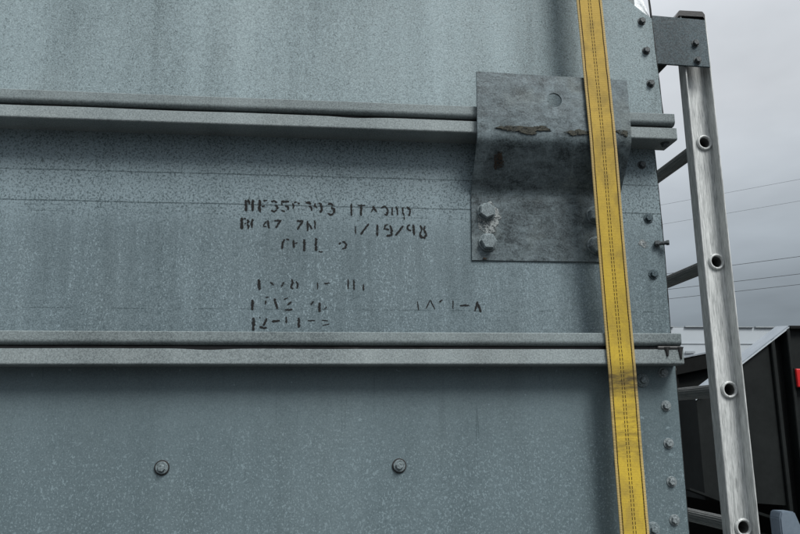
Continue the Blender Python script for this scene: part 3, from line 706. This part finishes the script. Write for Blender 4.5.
for k in range(8):
    z = RZ0+RP-RP*k
    if z > ZTOP-0.05: z = 0.862; continue
    r_ = place('rung', tm, (RX, 0, z), ladder, [M['rung']])
    e_ = bpy.data.objects.new('flared_end', fm); COL.objects.link(e_); e_.parent = r_
    if not fm.materials: fm.materials.append(M['alu'])
# plate that ties the rail to the housing, with its leg along the end wall
pl = prism_y('mounting_plate', [(0.7345, 0.7595), (0.8815, 0.7560), (0.8795, 0.8880), (0.7360, 0.8935)], 0.0020, 0.0075, M['plate'], ladder, 0.0008)
pl['label'] = 'dark galvanized plate across the ladder top'
bm = bmesh.new(); add_box(bm, 0.7345, 0.7720, 0.0080, 0.14, 0.7620, 0.890); bm_obj('plate_leg', bm, M['dark_steel'], ladder)
for i, (x, z) in enumerate(((0.8471, 0.8197), (0.8483, 0.7726))):
    place('bolt', me_dark, (x, 0.0022, z), pl, [M['bolt_dark']], i*0.4)
cp = [(0.7985, 0.8900), (0.8060, 0.8990), (0.8170, 0.9165), (0.8800, 0.9165), (0.8860, 0.9080), (0.8850, 0.8950), (0.8815, 0.8950), (0.8805, 0.9020), (0.8140, 0.9020), (0.8060, 0.8900)]
bm = bmesh.new()
prism_y('top_cap', cp, 0.0085, 0.060, M['cap'], ladder, 0.0012)
box('cap_insert', (0.8235, 0.8780, 0.016, 0.058, 0.8990, 0.9030), M['cap'], ladder)

# ------------------------------------------------------------------ dark hopper machine beyond the ladder
YH = 2.566
hop = thing('dark_hopper', 'dark steel hopper body with pale sloping top edge behind the ladder', 'machine', (3.2, 3.2, GZ))
HB = -0.555
prism_y('front_panel', [(2.128, HB), (2.60, HB-0.04), (2.60, 0.338), (2.128, 0.0205)], YH, YH+0.03, M['dark_steel'], hop)
prism_y('recess_panel', [(2.60, -1.2), (2.75, -1.2), (2.75, 0.43), (2.60, 0.338)], YH+0.05, YH+0.08, M['black_steel'], hop)
prism_y('front_rib', [(2.600, HB-0.35), (2.625, HB-0.35), (2.632, 0.372), (2.607, 0.355)], YH-0.02, YH+0.05, M['dark_steel'], hop, 0.003)
prism_y('corner_post', [(2.690, -1.2), (2.712, -1.2), (2.735, 0.436), (2.712, 0.424)], YH-0.025, YH+0.05, M['dark_steel'], hop, 0.003)
prism_y('end_panel', [(2.712, -1.2), (4.4, -1.2), (4.4, 0.425), (2.735, 0.425)], YH+0.01, YH+0.05, M['dark_steel'], hop)
box('top_rail', (2.735, 4.42, YH-0.03, YH+0.06, 0.425, 0.4455), M['black_steel'], hop, 0.003)
box('side_edge', (2.105, 2.128, YH-0.01, YH+0.40, HB, 0.02), M['dark_steel'], hop, 0.002)
# pale sloping cover with real thickness, running back
bm = bmesh.new()
pf = [(2.100, 0.010), (2.733, 0.4350), (2.733, 0.4460), (2.100, 0.021)]
qa = [bm.verts.new((x, YH-0.015, z)) for x, z in pf]; qb = [bm.verts.new((x+0.035, YH+0.16, z+0.020)) for x, z in pf]
bm.faces.new(qa); bm.faces.new(qb[::-1])
for i in range(4): bm.faces.new((qa[i], qa[(i+1) % 4], qb[(i+1) % 4], qb[i]))
tag(bm_obj('sloping_cover', bm, M['pale_steel'], hop), 'pale grey sloping cover sheet')
prism_y('cover_edge', [(2.098, 0.004), (2.735, 0.4315), (2.735, 0.4390), (2.098, 0.0115)], YH-0.022, YH-0.016, M['shed'], hop)
box('body', (2.14, 4.38, YH+0.48, YH+1.9, -1.0, 0.0), M['black_steel'], hop)
bm = bmesh.new()
q = [(1.990, -0.481), (2.2108, -0.5565), (2.5, -0.655), (2.5, -0.672), (2.2108, -0.5735), (1.990, -0.494)]
prism_y('sill_rail', q, YH-0.06, YH+0.02, M['dark_steel'], hop, 0.002); bm.free()
prism_y('step_plate', [(2.425, -0.95), (2.64, -0.95), (2.5635, -0.745), (2.515, -0.6070), (2.4359, -0.6050), (2.425, -0.64)], YH-0.20, YH-0.10, M['blue_steel'], hop, 0.006)
box('step_support', (2.45, 2.60, YH-0.10, YH+0.5, -0.95, -0.78), M['black_steel'], hop)
lt = box('tail_light', (2.7300, 2.86, YH-0.045, YH-0.002, 0.0760, 0.1850), M['red'], hop, 0.006)
box('light_bezel', (2.7250, 2.866, YH-0.03, YH+0.012, 0.0700, 0.1910), M['black_steel'], lt, 0.004)
box('latch', (2.775, 2.80, YH-0.04, YH+0.012, -0.19, -0.165), M['bolt'], hop, 0.003)
def wheel(x, y, parent):
    bm = bmesh.new(); prof = [(0.30, -0.11), (0.43, -0.13), (0.47, -0.10), (0.47, 0.10), (0.43, 0.13), (0.30, 0.11)]
    skin_rings(bm, [ring(bm, r, yy, 32) for r, yy in prof], cap0=False, cap1=False)
    o = bm_obj('wheel', bm, M['tyre'], parent, True); o.location = (x, y, GZ+0.47)
    bm = bmesh.new(); skin_rings(bm, [ring(bm, 0.30, -0.08, 32), ring(bm, 0.12, -0.05, 32), ring(bm, 0.10, -0.10, 32)]); skin_rings(bm, [ring(bm, 0.30, 0.08, 32), ring(bm, 0.10, 0.05, 32)])
    d_ = bm_obj('rim', bm, M['dark_steel'], None, True); d_.parent = o
for x in (2.75, 3.9):
    for y in (YH+0.65, YH+1.75): wheel(x, y, hop)

# dark trailer frame further back, seen between housing and ladder
tr = thing('dark_trailer', 'dark trailer frame glimpsed between the housing edge and the ladder', 'trailer', (2.6, 4.2, GZ))
YT = 3.4
def slant(name, p, q, h, y0, y1, mat, bev=0.003):
    return prism_y(name, [(p[0], p[1]-h), (q[0], q[1]-h), q, p], y0, y1, mat, tr, bev)
slant('top_beam', (1.9, 0.215), (2.80, 0.385), 0.105, YT-0.05, YT+0.20, M['black_steel'])
slant('beam_trim', (1.9, 0.226), (2.80, 0.398), 0.009, YT-0.06, YT+0.20, M['pale_steel'], 0.001)
box('header_panel', (2.405, 2.80, YT+0.02, YT+0.05, 0.02, 0.262), M['dark_steel'], tr)
box('door_post', (2.395, 2.425, YT-0.02, YT+0.05, -1.0, 0.215), M['black_steel'], tr, 0.003)
box('back_wall', (1.6, 2.9, YT+0.30, YT+0.34, -1.1, 0.14), M['black_steel'], tr)
box('floor_frame', (1.6, 2.9, YT-0.05, YT+1.6, -1.1, -0.95), M['black_steel'], tr, 0.005)
for x in (1.9, 2.7): wheel(x, YT+0.9, tr)

# ------------------------------------------------------------------ far pale shed
shed = thing('pale_shed', 'distant pale metal shed low behind the ladder', 'building', (24.0, 44.0, GZ))
box('wall', (13.0, 42.0, 40.0, 52.0, GZ, 5.42), M['shed'], shed)
x = 13.0; i = 0
random.seed(3)
while x < 42:
    L = random.uniform(0.9, 2.6); hh = random.uniform(0.05, 0.10)
    box('roof_trim', (x, x+L-0.12, 39.88, 39.99, 5.44, 5.44+hh), M['shed_trim'], shed); x += L+random.choice((0.0, 0.0, 0.25, 0.6))
box('girt_rail', (13.0, 42.0, 39.955, 39.98, 4.46, 4.52), M['shed'], shed)
box('wall_vent', (21.35, 21.95, 39.88, 39.94, 3.90, 4.02), M['shed_trim'], shed)
prism_y('roof', [(12.9, 5.43), (42.1, 5.43), (42.1, 5.47), (12.9, 5.47)], 40.0, 52.1, M['shed_trim'], shed)

# ------------------------------------------------------------------ overhead wires
names = ('topmost thin power line crossing the grey sky', 'second power line from the top against the sky', 'third power line from the top, first of the lower three',
         'fourth power line from the top, middle of the lower three', 'lowest power line just above the distant shed')
for k, (dz, rad, nm) in enumerate(zip((0.3363, 0.3049, 0.2258, 0.2013, 0.1866), (0.004, 0.004, 0.008, 0.008, 0.0075), names)):
    cu = bpy.data.curves.new('wire', 'CURVE'); cu.dimensions = '3D'; cu.bevel_depth = rad; cu.bevel_resolution = 1
    s_ = cu.splines.new('POLY'); N = 90; s_.points.add(N)
    h = 23.8*dz - 0.1268
    for i in range(N+1):
        t = -25+175*i/N
        u_ = (t+14) % 40 / 40.0
        s_.points[i].co = (14.32-1.05*t, 22.17+t, h+0.5*(((t-4)/20)**2 if -25 < t < 30 else (26/20)**2)*0.35, 1)
    tmp = bpy.data.objects.new('tmp', cu); COL.objects.link(tmp)
    dg = bpy.context.evaluated_depsgraph_get(); me = bpy.data.meshes.new_from_object(tmp.evaluated_get(dg)); bpy.data.objects.remove(tmp)
    me.materials.clear()
    tag(link('power_line', me, M['wire']), nm, 'power line', 'overhead power lines')
